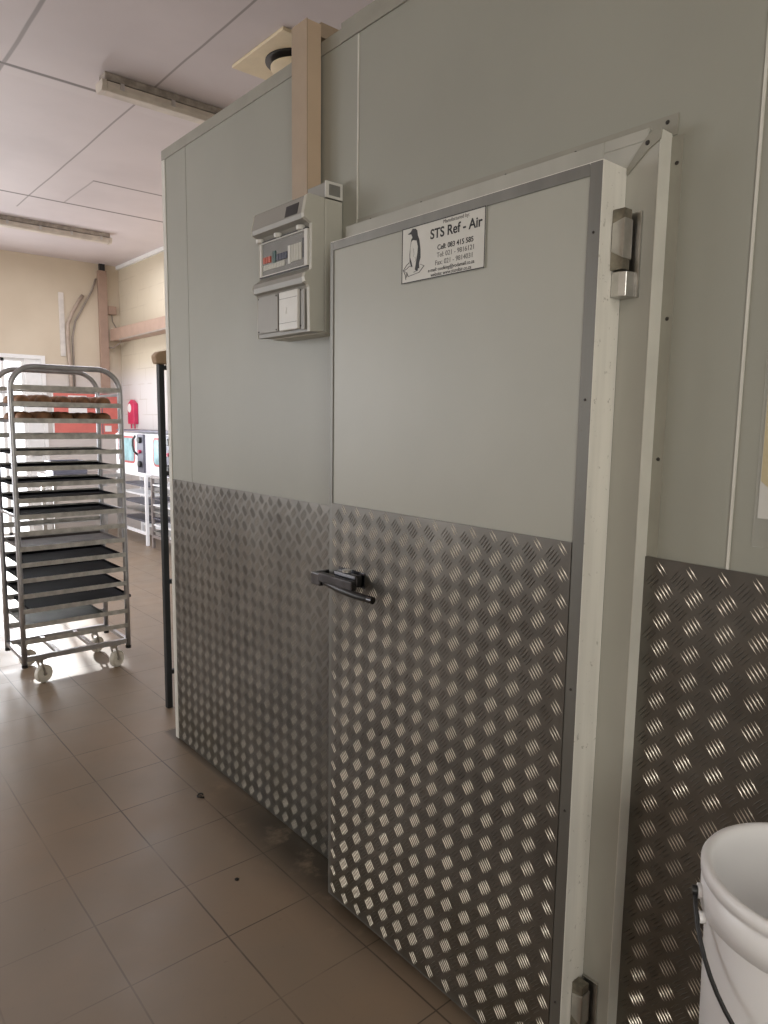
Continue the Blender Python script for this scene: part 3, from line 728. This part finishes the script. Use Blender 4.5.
rw = empty('red_wall_dispenser', (XR, 9.63, 1.47), 'small red dispenser with pointed top and white round mark on the right wall', 'dispenser')
MB().prism([(9.49, 1.47), (9.72, 1.47), (9.72, 1.72), (9.70, 1.75), (9.60, 1.80), (9.49, 1.745)], 0, XR - .06, XR - .0008).build('body', 'red_plastic', rw, bevel=.008)
MB().lathe([(0, -.006), (.055, -.005), (.06, 0), (0, 0)], (XR - .0605, 9.645, 1.685), 24, 0).build('round_mark', 'paper', rw, smooth=True)
for y in (9.55, 9.67): MB().cyl((XR - .03, y, 1.41), (XR - .03, y, 1.475), .012, 10).build('nozzle', 'red_plastic', rw, smooth=True)

# ovens on stands along the right wall
def stand(y0, y1, zt, mat, label, name):
    r = empty(name, (2.1, (y0 + y1) / 2, 0), label, 'stand')
    X0, X1 = 1.93, 2.27
    for x in (X0, X1 - .035):
        for y in (y0, y1 - .035):
            B(x, x + .035, y, y + .035, 0, zt - .03).build('leg', mat, r, bevel=.003)
    t = MB(); t.box(X0, X1, y0, y1, zt - .03, zt); t.build('stand_top', mat, r, bevel=.003)
    t = MB(); t.box(X0, X0 + .03, y0 + .035, y1 - .035, .13, .165); t.box(X1 - .03, X1, y0 + .035, y1 - .035, .13, .165); t.build('lower_rail', mat, r, bevel=.003)
    return r
stand(8.395, 9.36, .875, 'white_glow_enamel', 'white steel stand with low rail under the left oven', 'oven_stand')
s1 = bpy.data.objects['oven_stand']
for k, z in enumerate((.27, .38, .49, .60, .71)):
    m = MB(); m.box(1.97, 2.23, 8.44 + .02 * (k % 3), 9.30, z, z + .02); m.build('shelf', ('grey_dark', 'steel', 'grey_dark', 'white_glow_enamel', 'grey_dark')[k], s1)
s2 = stand(7.55, 8.24, .875, 'brown_post', 'grey-brown stand with stacked shelves under the right oven', 'oven_stand')
for k in range(8):
    z = .20 + k * .08
    m = MB(); m.box(1.94, 2.25, 7.59, 8.20, z, z + .014); m.build('shelf', ('steel', 'white_glow_enamel', 'grey_dark')[k % 3], s2)
def oven(y0, y1, label):
    r = empty('oven', (2.1, (y0 + y1) / 2, .876), label, 'oven')
    X0 = 1.95; z0, z1 = .876, 1.365
    B(X0, 2.28, y0, y1, z0, z1).build('oven_body', 'white_glow_enamel', r, bevel=.01)
    B(X0 - .018, X0 - .0005, y0 + .22, y1 - .01, z0 + .02, z1 - .01).build('oven_door', 'white_glow_enamel', r, bevel=.006)
    ya, yb = y0 + .32, y1 - .13; za, zb_ = 1.02, 1.305
    R_ = .05
    def rr(g):
        out = []
        for (cy, cz, a0) in ((yb - R_, zb_ - R_, 0), (ya + R_, zb_ - R_, PI / 2), (ya + R_, za + R_, PI), (yb - R_, za + R_, 1.5 * PI)):
            out += [(cy + (R_ + g) * math.cos(a0 + i * PI / 12), cz + (R_ + g) * math.sin(a0 + i * PI / 12)) for i in range(7)]
        return out
    wn = MB().prism(rr(.026), 0, X0 - .022, X0 - .0182).build('window_seal', 'red_trim', r)
    MB().prism(rr(0), 0, X0 - .0245, X0 - .0222).build('window_glass', 'teal_glow_glass', wn)
    B(X0 - .03, X0 - .0005, y0 + .005, y0 + .20, z0 + .02, z1 - .005).build('control_panel', 'grey_dark', r, bevel=.004)
    for z, mt in ((1.29, 'black'), (1.15, 'red_plastic'), (1.0, 'black')):
        MB().cyl((X0 - .03, y0 + .09, z), (X0 - .06, y0 + .09, z), .038 if mt == 'black' else .022, 18).build('knob', mt, r, smooth=True)
    MB().tube([(X0 - .018, y0 + .27, 1.34), (X0 - .05, y0 + .275, 1.29), (X0 - .055, y0 + .27, 1.22), (X0 - .05, y0 + .25, 1.15), (X0 - .031, y0 + .19, 1.11)], .013, 8).build('handle', 'black', r, smooth='all')
    return r
oven(8.40, 9.36, 'left white oven, nearer the far corner, under the red dispenser')
oven(7.56, 8.235, 'right white oven, partly hidden behind the black steel stand')
rl = B(2.02, 2.28, 7.5, 9.55, 1.385, 1.405).build('wall_shelf', 'grey_dark', bevel=.002); tag(rl, 'dark thin wall shelf running above the two white ovens', 'shelf')
pass
wb = empty('work_bench', (1.45, 9.3, 0), 'pale grey bench with a cream front behind the trolley, below the red board', 'bench')
B(1.02, 1.86, 8.95, 9.55, .82, .86).build('bench_top', 'steel', wb, bevel=.003)
B(1.06, 1.82, 9.0, 9.03, .36, .70).build('front_panel', 'cushion_grey', wb, bevel=.004)
for x in (1.04, 1.80):
    for y in (8.98, 9.48): B(x, x + .04, y, y + .04, 0, .82).build('leg', 'steel', wb)
B(1.08, 1.80, 9.03, 9.48, .36, .385).build('lower_shelf', 'steel', wb)
mx = empty('dark_crate', (1.28, 9.25, .861), 'dark crate standing on the pale grey bench behind the trolley', 'crate')
m = MB(); m.box(1.08, 1.48, 9.1, 9.45, .861, .875)
for a in ((1.08, 1.48, 9.1, 9.115), (1.08, 1.48, 9.435, 9.45), (1.08, 1.095, 9.115, 9.435), (1.465, 1.48, 9.115, 9.435)): m.box(*a, .875, 1.02)
m.build('crate_body', 'grey_dark', mx, bevel=.004)

# bits on the floor
m = MB(); m.tube([(-0.1645 + .012 * math.cos(a), 2.6104 + .017 * math.sin(a), .004 + .003 * math.sin(2 * a)) for a in [i * 2 * PI / 16 for i in range(15)]], [.0015 + .0025 * abs(math.sin(i * 1.3)) for i in range(15)], 6)
tag(m.build('floor_scrap', 'scrap', smooth='all'), 'curled black scrap on the floor near the cold room foot', 'litter')
m = MB(); m.lathe([(0, 0), (.007, 0), (.008, .002), (.004, .0045), (0, .005)], (-0.3092, 2.0337, .0003), 9)
tag(m.build('floor_crumb', 'scrap'), 'tiny black crumb on a floor tile nearer the camera', 'litter')

# ------------------------------------------------------------------ camera
yaw, pitch, roll, fpx = .7034, .1293, .0137, 708.84
fw = Vector((math.sin(yaw) * math.cos(pitch), math.cos(yaw) * math.cos(pitch), -math.sin(pitch)))
rt = Vector((math.cos(yaw), -math.sin(yaw), 0)); up = rt.cross(fw)
r2 = rt * math.cos(roll) + up * math.sin(roll); u2 = -rt * math.sin(roll) + up * math.cos(roll)
cam = bpy.data.cameras.new('camera'); co = bpy.data.objects.new('camera', cam); COL.objects.link(co)
mw = Matrix((r2, u2, -fw)).transposed().to_4x4(); mw.translation = (-1.3936, 0, 1.5737); co.matrix_world = mw
cam.sensor_fit = 'HORIZONTAL'; cam.sensor_width = 36; cam.lens = fpx / 768 * 36; cam.clip_start = .02
sc.camera = co

# ------------------------------------------------------------------ light
wd = bpy.data.worlds.new('world'); sc.world = wd; wd.use_nodes = True
bg = wd.node_tree.nodes['Background']; bg.inputs[0].default_value = (.95, .97, 1, 1); bg.inputs[1].default_value = 3.0
def area(name, loc, target, sx, sy, power, col):
    l = bpy.data.lights.new(name, 'AREA'); l.shape = 'RECTANGLE'; l.size = sx; l.size_y = sy; l.energy = power; l.color = col
    o = bpy.data.objects.new(name, l); COL.objects.link(o); o.location = loc
    o.rotation_euler = (Vector(target) - Vector(loc)).to_track_quat('-Z', 'Y').to_euler(); return o
for i, (a, b) in enumerate(wins):
    area('window_light', (XL + .02, (a + b) / 2, 1.9), (0, (a + b) / 2, 1.5), b - a, 1.7, (14, 90)[i], ((1, .97, .90), (.95, .96, 1))[i])
area('doorway_light', (.75, YB - .05, 1.4), (.2, 4, 1.4), .5, 1.8, 45, (.95, .97, 1))
area('rear_light', (-2.4, YF + .05, 1.8), (-1.2, 0, 1.6), 2.4, 2.0, 118, (1, .98, .90))
area('rear_ceiling_light', (-1.6, -1.4, H - .05), (-1.6, -1.4, 0), 1.2, 1.2, 14, (1, .95, .85))
area('back_fill_light', (1.0, 7.3, H - .12), (1.0, 7.3, 0), 1.8, 3.0, 80, (.90, .92, 1))  # added fill to brighten the far floor; no opening in the ceiling
sl = bpy.data.lights.new('sun', 'SUN'); sl.energy = 3.5; sl.angle = .012; sl.color = (1, .97, .93)
so = bpy.data.objects.new('sun', sl); COL.objects.link(so); so.rotation_euler = Vector((-.76, -5.25, -2.05)).to_track_quat('-Z', 'Y').to_euler()
sc.view_settings.view_transform = 'Standard'
sc.view_settings.look = 'None'
sc.view_settings.exposure = 0
